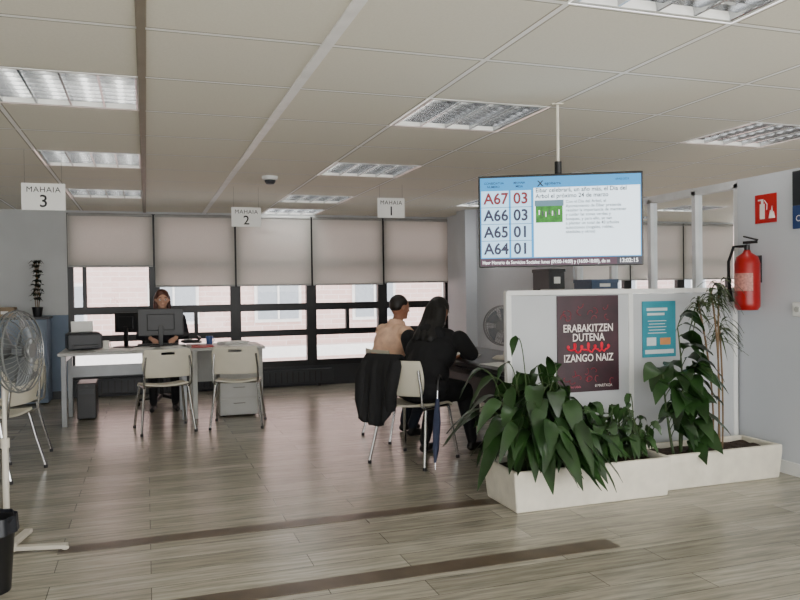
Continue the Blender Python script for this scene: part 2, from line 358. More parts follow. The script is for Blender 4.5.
# ---------------------------------------------------------------- chair
def chair():
    r=root('visitor_chair','cream plastic visitor chair with chrome tube legs','chair',group='visitor chairs')
    bm=B(); grid(bm,lambda u,v:V(((u-.5)*.44*(1-.08*(1-v)),-.2+.42*v,.455-.02*math.sin(math.pi*u)*1-.03*max(0,(v-.8)/.2)**2+.02*(1-v)**3)),12,12); mk('seat',bm,CREAM,r,solid=.018,smooth=True,bevel=.004)
    bm=B()
    def bk(u,v):
        x=(u-.5)*(.46-.05*abs(v-.5)**2*4); return V((x,-.235-.03*v-.04*math.sin(math.pi*u)*1+.02,.54+.27*v))
    grid(bm,bk,14,10)
    dele=[f for f in bm.faces if abs(f.calc_center_median().x)<.07 and .755<f.calc_center_median().z<.785]
    bmesh.ops.delete(bm,geom=dele,context='FACES'); mk('backrest',bm,CREAM,r,solid=.016,smooth=True,bevel=.004)
    bm=B()
    for s in (-1,1):
        tube(bm,[(s*.205,-.18,.44),(s*.215,-.235,.47),(s*.215,-.25,.6),(s*.2,-.26,.74)],.011)
        tube(bm,[(s*.205,.17,.435),(s*.205,-.18,.44)],.012)
    tube(bm,[(-.205,0,.43),(.205,0,.43)],.01); tube(bm,[(-.205,.15,.43),(.205,.15,.43)],.01)
    mk('frame',bm,CHROME,r,smooth=True)
    for s in (-1,1):
        for yy,ye in ((.17,.235),(-.17,-.27)):
            bm=B(); tube(bm,[(s*.205,yy,.44),(s*.225,yy+(ye-yy)*.4,.25),(s*.25,ye,.02)],.012,mi=0); cone(bm,(s*.25,ye,0),(s*.25,ye,.025),.015,mi=1); mk('leg',bm,[CHROME,BLACKP],r,smooth=True)
    return r
c0=chair(); c0.location=(.15,7.72,0); c0.rotation_euler=(0,0,math.radians(8)); c0['label']='cream visitor chair standing before the long desk'
copy_thing(c0,(.87,7.72,0),math.radians(-12),'cream visitor chair at the end of the long desk')
copy_thing(c0,(1.99,5.55,0),math.radians(-52),'cream visitor chair with black jacket over backrest')
copy_thing(c0,(2.2,6.5,0),math.radians(-78),'cream visitor chair under the man in peach shirt')
copy_thing(c0,(-1.1,6.25,0),math.radians(70),'cream visitor chair near the pedestal fan')
copy_thing(c0,(-1.15,6.95,0),math.radians(60),'cream visitor chair beside another visitor chair')
# ---------------------------------------------------------------- desks
def desk(name,label,x0,x1,y0,y1,topm,legm,group=None,mod='back',panel_h=.35):
    r=root(name,label,'desk',((x0+x1)/2,(y0+y1)/2,0),group=group); w=x1-x0;d=y1-y0
    bm=B(); box(bm,(0,0,.735),(w,d,.03)); mk('desk_top',bm,topm,r,bevel=.004)
    for sx in (-1,1):
        bm=B()
        for sy in (-1,1): box(bm,(sx*(w/2-.05),sy*(d/2-.06),.36),(.05,.05,.72))
        box(bm,(sx*(w/2-.05),0,.68),(.04,d-.12,.05)); mk('leg_frame',bm,legm,r,bevel=.004)
    bm=B()
    if mod=='back': box(bm,(0,.05,.52),(w-.16,.018,panel_h))
    else: box(bm,(.05,0,.5),(.018,d-.2,panel_h))
    mk('modesty_panel',bm,legm,r)
    return r
desk('desk','long light grey office desk with metal legs',-.85,.42,8.2,9.0,LGREY,M('desk_metal',(140,142,144),.35,.3),panel_h=.12)
desk('desk','light grey office desk with pale front panel',.43,1.22,8.2,9.0,LGREY,M('desk_panel',(186,186,182),.5))
desk('desk','dark topped office desk behind the partition screen',2.4,3.2,4.72,7.0,M('dark_top',(46,44,44),.35),M('desk_dark',(40,40,44),.45),mod='side')
r=root('office_chair','black swivel office chair behind the desk','chair',(.16,9.4,0),math.pi)
bm=B(); box(bm,(0,0,.47),(.46,.44,.07)); mk('seat',bm,BLACKP,r,bevel=.03)
bm=B(); grid(bm,lambda u,v:V(((u-.5)*.42,-.235+.04*(2*u-1)**2*1,.55+.42*v)),8,8); mk('backrest',bm,BLACKP,r,solid=.04,smooth=True)
bm=B(); cone(bm,(0,0,.1),(0,0,.44),.025); 
for k in range(5):
    a=k*2*math.pi/5; tube(bm,[(0,0,.12),(.27*math.cos(a),.27*math.sin(a),.07)],[.025,.015]); sph(bm,(.27*math.cos(a),.27*math.sin(a),.03),.03)
tube(bm,[(0,-.1,.44),(0,-.27,.46),(0,-.25,.6)],.018); mk('swivel_base',bm,BLACKP,r,smooth=True)
# ---------------------------------------------------------------- desk items
def monitor(loc,rz,w=.48,h=.3,label='black computer monitor seen from behind on desk'):
    r=root('computer_monitor',label,'monitor',loc,rz)
    bm=B(); box(bm,(0,0,.27),(w,.025,h)); box(bm,(0,.02,.27),(w*.6,.03,h*.6)); mk('monitor_casing',bm,BLACKP,r,bevel=.006)
    bm=B(); v=[bm.verts.new((x,-.014,.27+z)) for x,z in ((-w*.47,-h*.45),(w*.47,-h*.45),(w*.47,h*.45),(-w*.47,h*.45))]; bm.faces.new(v); mk('screen',bm,M('screen_glow',(180,190,200),.3,emit=.6),r,recalc=False)
    bm=B(); box(bm,(0,.03,.12),(.05,.02,.22)); box(bm,(0,.02,.006),(.24,.17,.012)); mk('stand',bm,BLACKP,r,bevel=.004)
monitor((.15,8.72,.75),math.pi)
monitor((-.2,8.84,.75),math.radians(150),.3,.22,'small black monitor on the long desk')
def keyboard(loc,rz):
    r=root('keyboard','black computer keyboard lying on desk','keyboard',loc,rz); bm=B(); box(bm,(0,0,.01),(.44,.14,.018)); mk('keyboard_body',bm,BLACKP,r,bevel=.004)
    bm=B()
    for i in range(14):
        for j in range(5): box(bm,(-.2+.031*i,-.05+.025*j,.021),(.024,.019,.006))
    mk('keys',bm,DGREY,r)
keyboard((.12,8.9,.75),0)
r=root('printer','black and white desktop printer','printer',(-.64,8.7,.75),math.radians(10))
bm=B(); box(bm,(0,0,.09),(.34,.3,.16)); box(bm,(0,0,.175),(.3,.26,.02)); mk('printer_body',bm,DGREY,r,bevel=.015)
bm=B(); box(bm,(0,.13,.23),(.22,.01,.14),rot=(-.35,0,0)); mk('paper_feed',bm,PAPER,r)
bm=B(); box(bm,(0,-.18,.05),(.24,.1,.012)); mk('output_tray',bm,BLACKP,r)
def papers(loc,rz,w=.21,d=.297,h=.006,mat=None,label='loose white sheets of paper on desk',name='paper_stack',cat='paper'):
    bm=B(); n=3
    for k in range(n): box(bm,(.004*k,-.003*k,h*(k+.5)/n),(w,d,h/n*.92),rot=(0,0,.06*k))
    mk(name,bm,mat or PAPER,None,loc,(0,0,rz),label=label,cat=cat)
papers((-.36,8.38,.75),.2,.3,.21); papers((-.04,8.45,.75),-.2); papers((.26,8.42,.75),.1,h=.012); papers((.93,8.72,.75),.3,.297,.21,.03,label='thick stack of white paper on desk')
papers((.57,8.45,.75),-.1,.22,.3,.012,M('red_folder',(170,40,40),.5),'red cardboard folder on desk','folder','folder')
papers((1.0,8.36,.75),.1,.28,.2,.008)
papers((2.6,5.25,.75),.2); papers((2.62,6.1,.75),.1,.21,.297,.02); papers((2.75,4.93,.75),.2,.28,.2,.01)
def phone(loc,rz):
    r=root('desk_telephone','black office telephone with handset','telephone',loc,rz)
    bm=B(); box(bm,(0,0,.035),(.2,.2,.03),rot=(.12,0,0)); mk('phone_body',bm,BLACKP,r,bevel=.01)
    bm=B(); tube(bm,[(-.07,-.09,.065),(-.07,-.04,.085),(-.07,.04,.095),(-.07,.09,.09)],[.025,.015,.015,.025]); mk('handset',bm,BLACKP,r,smooth=True)
    bm=B()
    for i in range(3):
        for j in range(4): box(bm,(.01+.03*i,-.06+.03*j,.052+.004*j),(.02,.018,.008))
    mk('keypad',bm,LGREY,r)
phone((.48,8.8,.752),2.9); phone((2.95,5.35,.752),-1.2)
def mug(loc,mat,label):
    r=root('mug',label,'mug',loc); bm=B(); lathe(bm,[(0,0),(.035,0),(.038,.09),(.033,.09),(.031,.01),(0,.01)],20); mk('mug_body',bm,mat,r,smooth=True)
    bm=B(); tube(bm,bez((.036,0,.075),(.075,0,.045),(.034,0,.015),8),.005); mk('handle',bm,mat,r,smooth=True)
mug((-.42,8.62,.75),M('mug_white',(230,228,220),.3),'white ceramic mug on desk'); mug((.68,8.85,.75),M('mug_blue',(60,90,150),.3),'blue ceramic mug on desk')
r=root('computer_tower','black computer tower standing under desk','computer',(-.62,8.85,0))
bm=B(); box(bm,(0,0,.2),(.19,.42,.38)); mk('tower_case',bm,BLACKP,r,bevel=.008)
bm=B(); box(bm,(0,-.213,.3),(.15,.006,.05)); box(bm,(0,-.213,.36),(.03,.006,.01)); mk('drive_front',bm,DGREY,r)
for sx in (-1,1):
    for sy in (-1,1): bm=B(); cone(bm,(sx*.07,sy*.18,0),(sx*.07,sy*.18,.012),.012); mk('foot',bm,DGREY,r)
r=root('drawer_pedestal','grey drawer pedestal under desk','drawers',(.93,8.3,0))
bm=B(); box(bm,(0,0.1,.29),(.4,.4,.54)); mk('pedestal_body',bm,LGREY,r,bevel=.005)
for k in range(3):
    bm=B(); box(bm,(0,-.106,.12+.17*k),(.38,.014,.155)); d=mk('drawer',bm,LGREY,r,bevel=.003)
    bm=B(); tube(bm,[(-.06,-.114,.15+.17*k),(-.06,-.13,.15+.17*k),(.06,-.13,.15+.17*k),(.06,-.114,.15+.17*k)],.004); mk('handle',bm,CHROME,d)
for sx in (-1,1):
    for sy in (-1,1): bm=B(); sph(bm,(sx*.16,.1+sy*.15,.02),.02); mk('caster',bm,BLACKP,r)
# ---------------------------------------------------------------- fans
def fan_head(r,c,dirv,R,gm,bmn):
    dirv=V(dirv).normalized(); q=dirv.to_track_quat('Z','Y').to_matrix(); c=V(c)
    P=lambda a,rr,z:c+q@V((rr*math.cos(a),rr*math.sin(a),z))
    bm=B()
    for (rr,z) in ((R,0),(R*.97,.025),(R*.97,-.025),(R*.6,.055),(R*.3,.065),(R*.75,-.045),(R*.45,-.055)):
        tube(bm,[P(2*math.pi*k/36,rr,z) for k in range(36)],.0045 if rr>R*.9 else .0025,seg=5,closed=True)
    for k in range(44):
        a=2*math.pi*k/44
        for s in (1,-1): tube(bm,[P(a,.03,.066*s),P(a,R*.4,.063*s),P(a,R*.75,.045*s),P(a,R,0)],.0016,seg=4)
    lathe(bm,[(0,.07),(.035,.069),(.04,.06)],20,c,dirv); mk('guard',bm,gm,r,smooth=True)
    bm=B()
    for k in range(5):
        a0=2*math.pi*k/5
        grid(bm,lambda u,v:P(a0+(v-.5)*(.55+.35*u),.03+(R*.85-.03)*u,(v-.5)*.04),6,4)
    lathe(bm,[(0,.03),(.03,.028),(.035,-.02),(0,-.02)],16,c,dirv)
    mk('blades',bm,bmn,r,solid=.003,smooth=True)
    bm=B(); lathe(bm,[(0,-.19),(.04,-.185),(.058,-.15),(.06,-.08),(.045,-.06),(0,-.06)],20,c,dirv); mk('motor_housing',bm,bmn,r,smooth=True)
FB=M('fan_beige',(206,200,186),.4); FG=M('fan_guard',(130,132,132),.35,.5)
fr=root('pedestal_fan','beige pedestal fan with wire guard and flat cross base','fan',(-.71,4.36,0))
fan_head(fr,(.075,-.0,1.05),(.9,-.32,.05),.215,FG,M('fan_blade_grey',(90,94,96),.35))
bm=B(); cone(bm,(0,0,.04),(0,0,.6),.016); cone(bm,(0,0,.55),(0,0,1.0),.011); cone(bm,(0,0,.55),(0,0,.6),.022); tube(bm,[(0,0,.98),(-.03,.01,1.03),(-.04,.02,1.05)],.018); mk('pole',bm,FB,fr,smooth=True)
bm=B()
for k in range(4):
    a=math.radians(-12+90*k); box(bm,(.15*math.cos(a),.15*math.sin(a),.022),(.3,.045,.022),rot=(0,0,a)); sph(bm,(.29*math.cos(a),.29*math.sin(a),.012),(.02,.02,.012))
lathe(bm,[(0,.08),(.03,.07),(.05,.03),(.05,.01)],20); mk('cross_base',bm,FB,fr,bevel=.004)
fr=root('desk_fan','round grey desk fan standing on dark desk','fan',(2.84,5.7,.75))
fan_head(fr,(0,0,.28),(-.75,-.66,0),.17,M('fan_guard_light',(150,152,154),.35,.4),M('fan_blade_pale',(130,138,146),.35))
bm=B(); lathe(bm,[(0,.03),(.06,.028),(.09,.01),(.09,0),(0,0)],24); tube(bm,[(.02,.02,.02),(.07,.06,.12),(.09,.08,.28)],.014); mk('fan_foot',bm,FB,fr,smooth=True)
r=root('waste_bin','black plastic waste bin with liner bag','bin',(-.7,3.82,0))
bm=B(); lathe(bm,[(0,.0),(.09,0),(.115,.32),(.12,.33),(.112,.325),(.087,.01),(0,.01)],32); mk('bin_body',bm,BLACKP,r,smooth=True)
bm=B(); grid(bm,lambda u,v:V(((.118+.006*math.sin(u*60)+.006*(1-v))*math.cos(2*math.pi*u),(.118+.006*math.sin(u*60)+.006*(1-v))*math.sin(2*math.pi*u),.27+.075*v)),60,4); mk('liner_bag',bm,M('bin_bag',(34,36,42),.3),r,smooth=True)
# ---------------------------------------------------------------- partition screen with posters
PX0,PX1,PY=2.32,4.28,4.6
PG=M('partition_grey',(194,197,199),.6,var=.03,scale=3)
r=root('partition_screen','waist high pale grey partition screen with white frame','partition',(0,PY,0))
for a,b in ((PX0,3.32),(3.32,PX1)):
    bm=B(); box(bm,((a+b)/2,.02,.69),(b-a-.04,.03,1.2)); mk('screen_panel',bm,PG,r)
for x in (PX0+.02,3.32,PX1-.02): bm=B(); box(bm,(x,.02,.66),(.04,.045,1.32)); mk('upright',bm,WHITE,r,bevel=.004)
for z in (1.31,.06): bm=B(); box(bm,((PX0+PX1)/2,.02,z),(PX1-PX0-.01,.05,.035)); mk('rail',bm,WHITE,r,bevel=.004)
r2=root('partition_screen','pale grey partition side wing along the dark desk','partition',(3.3,4.66,0))
bm=B(); box(bm,(0,.6,.66),(.03,1.1,1.3)); mk('screen_panel',bm,PG,r2); bm=B(); box(bm,(0,.6,1.315),(.045,1.15,.03)); mk('rail',bm,WHITE,r2); bm=B(); box(bm,(0,1.16,.66),(.045,.04,1.32)); mk('upright',bm,WHITE,r2)
p=root('poster','dark maroon poster with white capital lettering and red floral drawing','poster',(2.96,PY-.002,.945))
bm=B(); box(bm,(0,0,0),(.5,.006,.68))
for k in range(22):
    a=k*.8; cx=-.21+.42*random.random(); cz=(.17+.12*random.random()) if k%2 else (-.26+.06*random.random())
    pts=[V((cx+.02*t*math.cos(a+t*1.2),-.004,cz+.02*t*math.sin(a+t*1.2))) for t in [i*.35 for i in range(7)]]
    tube(bm,pts,.003,seg=4,mi=1)
mk('poster_sheet',bm,[M('maroon_print',(50,16,28),.45,var=.4,scale=7),M('print_deep_red',(130,22,44),.5,var=.2)],p)
PW=M('print_white',(240,232,226),.6); PR=M('print_red',(225,20,60),.5,var=.1); PP=M('print_pink',(205,90,110),.5)
def t2(s,x,z,size,m,sx=1,b=.02,al='CENTER',par=p,dy=-.0045): return text(s,size,m,par,(x,dy,z),align=al,bold=b,sx=sx)
t2('ERABAKITZEN',0,.085,.076,PW,.84,.012); t2('DUTENA',0,.02,.076,PW,.86,.012); t2('IZANGO NAIZ',0,-.125,.074,PW,.84,.012)
bm=B()
pts=[V((-.18+.0048*i+.018*math.cos(i*.55),-.0045,-.028+.022*math.sin(i*.55)*(1.5 if (i//11)%2 else .7))) for i in range(76)]
tube(bm,pts,.0065,seg=4); mk('script_lettering',bm,PR,p)
t2('8 MARTXOA',.12,-.31,.028,PW,.9,.0); t2('Eibarko Udala',-.13,-.31,.025,PP,.9,.0)
p2=root('poster','small teal poster with white and orange blocks of print','poster',(3.56,PY-.002,1.03))
bm=B(); box(bm,(0,0,0),(.29,.006,.41)); mk('poster_sheet',bm,M('teal_print',(48,146,164),.5,var=.1),p2)
bm=B(); box(bm,(-.02,-.004,.145),(.18,.002,.022),mi=0); box(bm,(-.03,-.004,.11),(.15,.002,.018),mi=0); box(bm,(0,-.004,-.165),(.25,.002,.03),mi=0)
for k in range(5): box(bm,(-.02,-.004,.06-.022*k),(.16-.02*(k%2),.002,.005),mi=0)
box(bm,(.05,-.0045,-.09),(.09,.002,.05),mi=1); box(bm,(-.07,-.0045,-.09),(.08,.002,.06),mi=0); mk('print_blocks',bm,[M('print_pale',(220,234,234),.6),M('print_orange',(220,150,90),.5)],p2)
r=root('filing_cabinet','light grey filing cabinet behind the partition screen','cabinet',(3.78,6.1,0))
bm=B(); box(bm,(0,0,.66),(.9,.42,1.3)); mk('cabinet_body',bm,LGREY,r,bevel=.005)
for s in (-1,1):
    bm=B(); box(bm,(s*.222,-.217,.66),(.436,.014,1.26)); d=mk('door',bm,LGREY,r,bevel=.003); bm=B(); box(bm,(s*.03,-.232,.75),(.012,.016,.12)); mk('handle',bm,CHROME,d)
def smallbox(loc,s,mat,label,name='archive_box'):
    r=root(name,label,'box',loc); bm=B(); box(bm,(0,0,s[2]/2),s); mk('box_body',bm,mat,r,bevel=.004); bm=B(); box(bm,(0,0,s[2]-.012),(s[0]+.012,s[1]+.012,.03)); mk('box_lid',bm,mat,r,bevel=.003)
    bm=B(); box(bm,(0,-s[1]/2-.003,s[2]*.5),(s[0]*.4,.004,s[2]*.3)); mk('box_label',bm,PAPER,r)
smallbox((3.5,6.08,1.31),(.16,.3,.2),BLACKP,'black archive box on cabinet'); smallbox((4.0,6.08,1.31),(.28,.3,.1),M('box_blue',(70,90,120),.5),'flat blue grey box on cabinet')
# ---------------------------------------------------------------- planters
CON=M('planter_concrete',(222,216,200),.75,var=.09,scale=10,bump=.3)
SOIL=M('soil',(58,44,34),.95,var=.4,scale=30,bump=1.)
def planter(x0,x1,y0,y1,h,label):
    r=root('planter',label,'planter',((x0+x1)/2,(y0+y1)/2,0),group='rectangular planters'); w=x1-x0;d=y1-y0; bm=B()
    t=.03
    def ring(sx,sy,z): return [bm.verts.new((a*sx/2,b*sy/2,z)) for a,b in ((-1,-1),(1,-1),(1,1),(-1,1))]
    R=[ring(w*.965,d*.93,0),ring(w*.975,d*.95,.05),ring(w,d,h-.05),ring(w,d,h),ring(w-2*t,d-2*t,h),ring(w-2*t,d-2*t,h-.05)]
    for a,b in zip(R,R[1:]):
        for i in range(4): bm.faces.new((a[i],a[(i+1)%4],b[(i+1)%4],b[i]))
    bm.faces.new(R[0][::-1]); bm.faces.new(R[-1]); mk('planter_trough',bm,CON,r,bevel=.01)
    bm=B(); grid(bm,lambda u,v:V(((u-.5)*(w-2*t-.004),(v-.5)*(d-2*t-.004),h-.035+.012*math.sin(u*31)*math.cos(v*17))),40,14); mk('soil',bm,SOIL,r,smooth=True)
planter(2.05,3.17,3.98,4.42,.25,'long rectangular cream concrete planter with broad leafed plants')
planter(3.2,4.17,4.07,4.45,.235,'rectangular cream concrete planter with tall slender plants')
LEAF=M('leaf_dark_green',(34,60,26),.34,var=.5,scale=6); LEAF2=M('leaf_mid_green',(42,70,32),.36,var=.45,scale=6); STEM=M('stem_green',(56,76,38),.5); BARK=M('stem_brown',(120,98,72),.8)
LEAF3=M('leaf_narrow',(62,76,46),.4,var=.3)
def blade(bm,path,W,az,roll=0,mi=0,fold=.25,pw=.8):
    n=len(path)-1; side=V((-math.sin(az),math.cos(az),0)); prev=None
    for i,p in enumerate(path):
        t=(path[min(i+1,n)]-path[max(i-1,0)]).normalized(); nn=side.cross(t).normalized()*-1
        s=(side*math.cos(roll)+nn*math.sin(roll)); u=i/n; w=W*.5*max(.02,math.sin(math.pi*min(1,u**pw)))**.85
        up=s.cross(t).normalized()
        if up.z<0: up=-up
        L=bm.verts.new(p+s*w+up*w*fold+up*.004*math.sin(i*2.1)); Cc=bm.verts.new(p); R_=bm.verts.new(p-s*w+up*w*fold-up*.004*math.sin(i*1.7))
        if prev:
            for a,b,c,d in ((prev[0],prev[1],Cc,L),(prev[1],prev[2],R_,Cc)):
                f=bm.faces.new((a,b,c,d)); f.material_index=mi; f.smooth=True
        prev=(L,Cc,R_)
def arch(base,az,reach,rise,droop,n=14):
    d=V((math.cos(az),math.sin(az),0)); base=V(base)
    return bez(base,base+d*reach*.25+V((0,0,rise*1.25)),base+d*reach+V((0,0,rise-droop)),n)
def bushy(loc,label,n,R,Hh,bl,bw,name,ymax=.25,mat=LEAF,seed=1,w0=.12,dmul=1.):
    rnd=random.Random(seed); r=root(name,label,'plant',loc); bm=B(); bs=B()
    for k in range(n):
        az=rnd.uniform(0,2*math.pi); reach=R*(.2+.8*rnd.random()**.8); rise=Hh*(1.08-.5*reach/R)*rnd.uniform(.55,1.05); dr=dmul*rise*(.15+.8*reach/R)*rnd.uniform(.5,1.2)
        if math.sin(az)*reach>ymax: reach=ymax/math.sin(az)
        if math.sin(az)<0: reach*=.85
        if math.sin(az)<-.3 : rise*=.85
        if math.cos(az)>.2: rise*=.8
        dr=min(dr,rise*.95 if reach<.3 else rise+.06)      # keep short leaves above the rim
        b=V((rnd.uniform(-w0,w0),rnd.uniform(-.06,.06),0)); pa=arch(b,az,reach,rise,dr,18)
        L=sum((pa[i+1]-pa[i]).length for i in range(18)); fr=min(.75,bl*rnd.uniform(.8,1.15)/L); i0=int(18*(1-fr)); i0=max(3,min(i0,12))
        tube(bs,pa[:i0+1],.0035,seg=5)
        blade(bm,pa[i0:],bw*rnd.uniform(.7,1.1),az,rnd.uniform(-.7,.7))
    mk('foliage',bm,mat,r,recalc=False); mk('stems',bs,STEM,r,smooth=True); return r
bushy((2.33,4.17,.22),'bushy peace lily with large glossy drooping dark green leaves',150,.54,.96,.3,.11,'peace_lily',.32,LEAF,3,.18,1.15)
bushy((2.66,4.16,.22),'leafy dark green lily with arching leaves in cream planter',60,.36,.6,.27,.095,'peace_lily',.3,LEAF2,5,.16,1.1)
bushy((3.03,4.22,.22),'small green plant with short pointed leaves in planter',50,.22,.52,.15,.06,'leafy_plant',.2,LEAF2,8,.08)
def broad(loc,label):
    rnd=random.Random(11); r=root('rubber_plant',label,'plant',loc); bm=B(); bs=B()
    stems=[((0,0,0),(.05,0,.45),(.0,.02,.86)),((-.06,0,0),(-.1,.03,.3),(-.14,.0,.56)),((.07,.0,0),(.12,-.02,.25),(.12,0,.56)),((.0,.0,0),(-.03,-.02,.25),(.02,-.02,.5))]
    for a,b,c in stems:
        pts=bez(a,b,c,12); tube(bs,pts,[.011-.0005*i for i in range(13)],seg=6,mi=0)
        for i in range(2,13):
            for rep in range(1 if i<12 else 3):
                az=rnd.uniform(0,2*math.pi); 
                if math.sin(az)>.3: az=-az*.7
                q=pts[i]; pa=arch(q,az,rnd.uniform(.15,.25),rnd.uniform(.05,.16),rnd.uniform(.08,.22),14)
                tube(bs,pa[:4],.0035,seg=5); blade(bm,pa[3:],rnd.uniform(.11,.15),az,rnd.uniform(-.8,.8),fold=.18,pw=.75)
    mk('foliage',bm,LEAF,r,recalc=False); mk('stems',bs,STEM,r,smooth=True)
broad((3.45,4.24,.2),'plant with broad glossy oval leaves on upright stems')
def spindly(loc,label):
    rnd=random.Random(21); r=root('dracaena',label,'plant',loc); bm=B(); bs=B()
    for (a,b,c) in [((0,0,0),(.05,0,.6),(-.05,0,1.12)),((.04,0,0),(.06,0,.4),(.04,.02,.86)),((-.03,.02,0),(-.0,0,.4),(-.16,0,1.04)),((.02,0,0),(.0,0,.6),(.02,0,1.14))]:
        pts=bez(a,b,c,12); tube(bs,pts,.007,seg=6)
        for k in range(26):
            az=rnd.uniform(0,2*math.pi)
            if math.sin(az)>0: az=az if rnd.random()<.4 else -az
            q=pts[12]-V((0,0,rnd.uniform(0,.1))); pa=arch(q,az,rnd.uniform(.08,.2),rnd.uniform(.0,.14),rnd.uniform(.04,.22),8)
            blade(bm,pa,.014,az,rnd.uniform(-.5,.5),pw=.6)
    mk('foliage',bm,LEAF3,r,recalc=False); mk('stems',bs,BARK,r,smooth=True)
spindly((3.80,4.28,.19),'tall slender dracaena with thin stems and narrow leaves')
# ---------------------------------------------------------------- fire extinguisher, signs on right wall
r=root('fire_extinguisher','red fire extinguisher with black hose hung on wall','fire extinguisher',(RX-.115,4.4,1.16))
FR=M('extinguisher_red',(160,16,18),.3,var=.05)
bm=B(); lathe(bm,[(0,0),(.07,0),(.086,.02),(.088,.05),(.088,.34),(.075,.39),(.03,.42),(.022,.44),(0,.44)],32); mk('cylinder',bm,FR,r,smooth=True)
bm=B(); cone(bm,(0,0,.43),(0,0,.48),.02); box(bm,(0,-.03,.495),(.022,.12,.02)); box(bm,(0,-.035,.525),(.02,.13,.01),rot=(.25,0,0)); mk('valve_lever',bm,BLACKP,r,smooth=True)
bm=B(); tube(bm,[(0,.03,.47),(-.03,.1,.47),(-.05,.13,.36),(-.06,.12,.2),(-.055,.1,.06)],[.011,.011,.011,.012,.018]); mk('hose',bm,BLACKP,r,smooth=True)
bm=B(); grid(bm,lambda u,v:V((.0892*math.cos(math.pi*(.8+.6*u)),.0892*math.sin(math.pi*(.8+.6*u)),.14+.13*v)),16,2); mk('instruction_label',bm,M('ext_label',(190,130,120),.5,var=.3,scale=60),r)
bm=B(); box(bm,(.102,0,.3),(.012,.06,.2)); box(bm,(.08,0,.35),(.04,.05,.02)); mk('wall_bracket',bm,DGREY,r)
r=root('extinguisher_sign','square red wall sign with white extinguisher and flame symbols','sign',(RX-.003,4.335,1.9),-math.pi/2)
bm=B(); box(bm,(0,0,0),(.2,.004,.21)); mk('sign_plate',bm,M('sign_red',(190,20,24),.4,var=.02),r)
bm=B(); box(bm,(-.03,-.003,-.02),(.045,.002,.11)); box(bm,(-.03,-.003,.05),(.02,.002,.03)); box(bm,(-.045,-.003,.065),(.05,.002,.01)); tube(bm,[(-.01,-.003,.06),(.015,-.003,.03),(.012,-.003,-.01)],.003,seg=5)
for dx,h in ((.045,.06),(.06,.09),(.075,.05)): cone(bm,(dx,-.003,-.075),(dx,-.003,-.075+h),.012,.001,seg=8)
mk('pictogram',bm,PW,r)
r=root('blue_notice_board','dark blue wall notice with pale lettering','sign',(RX-.012,3.9,1.93),-math.pi/2)
bm=B(); box(bm,(0,0,.08),(.36,.02,.24),mi=0); box(bm,(0,0,-.12),(.36,.02,.16),mi=1); mk('notice_panel',bm,[M('notice_dark',(40,44,50),.4),M('notice_blue',(40,66,120),.4)],r,bevel=.003)
text('C',.06,PW,r,(-.15,-.012,-.15),bold=.01)
r=root('wall_thermostat','small white wall mounted control box','thermostat',(RX-.013,4.04,1.17),-math.pi/2)
bm=B(); box(bm,(0,0,0),(.09,.026,.1)); mk('thermostat_body',bm,WHITE,r,bevel=.008); bm=B(); cone(bm,(0,-.012,0),(0,-.022,0),.02); mk('dial',bm,LGREY,r,smooth=True)
# ---------------------------------------------------------------- cabinet with a dark plant at the back left
r=root('low_cabinet','low grey cabinet against the wall','cabinet',(-1.75,10.25,0))
bm=B(); box(bm,(0,0,.53),(1.2,.42,1.02)); box(bm,(0,0,1.055),(1.24,.45,.03),mi=1); mk('cabinet_body',bm,[WALLB,DGREY],r,bevel=.004)
for s in (-1,1):
    bm=B(); box(bm,(s*.3,-.216,.55),(.58,.014,.94)); d=mk('door',bm,M('cab_blue',(110,124,142),.5),r,bevel=.003); bm=B(); box(bm,(s*.05,-.23,.6),(.012,.016,.12)); mk('handle',bm,CHROME,d)
r=root('potted_plant','slim dark leafy plant in black pot on cabinet','plant',(-1.27,10.2,1.07))
bm=B(); lathe(bm,[(0,0),(.045,0),(.065,.12),(.058,.12),(.05,.1),(0,.1)],20); mk('pot',bm,BLACKP,r,smooth=True)
rnd=random.Random(4); bm=B(); bs=B()
for sx in (-.015,.015,0):
    pts=bez((sx,0,.1),(sx*3,0,.35),(sx*-2,0,.66),10); tube(bs,pts,.006,seg=5)
    for i in range(2,11):
        for q_ in range(3):
            az=rnd.uniform(0,6.28); pa=arch(pts[i],az,rnd.uniform(.04,.1),.04,rnd.uniform(.0,.06),6); blade(bm,pa,.04,az,rnd.uniform(-.5,.5))
mk('foliage',bm,M('leaf_blackish',(26,34,24),.5,var=.3),r,recalc=False); mk('stems',bs,BARK,r)
smallbox((-1.62,10.2,1.07),(.2,.2,.12),M('box_tan',(150,130,104),.7),'small tan box on cabinet')
r=root('wall_heater','long dark low heater below the windows','radiator',(.8,WY-.07,0))
bm=B(); box(bm,(0,0,.14),(3.4,.1,.2)); mk('heater_case',bm,DGREY,r,bevel=.008); bm=B()
for k in range(40): box(bm,(-1.6+.08*k,-.052,.14),(.02,.006,.15))
mk('heater_grille',bm,BLACKP,r)
for x in (-1.5,1.5): bm=B(); box(bm,(x,0,.02),(.04,.09,.04)); mk('heater_foot',bm,BLACKP,r)
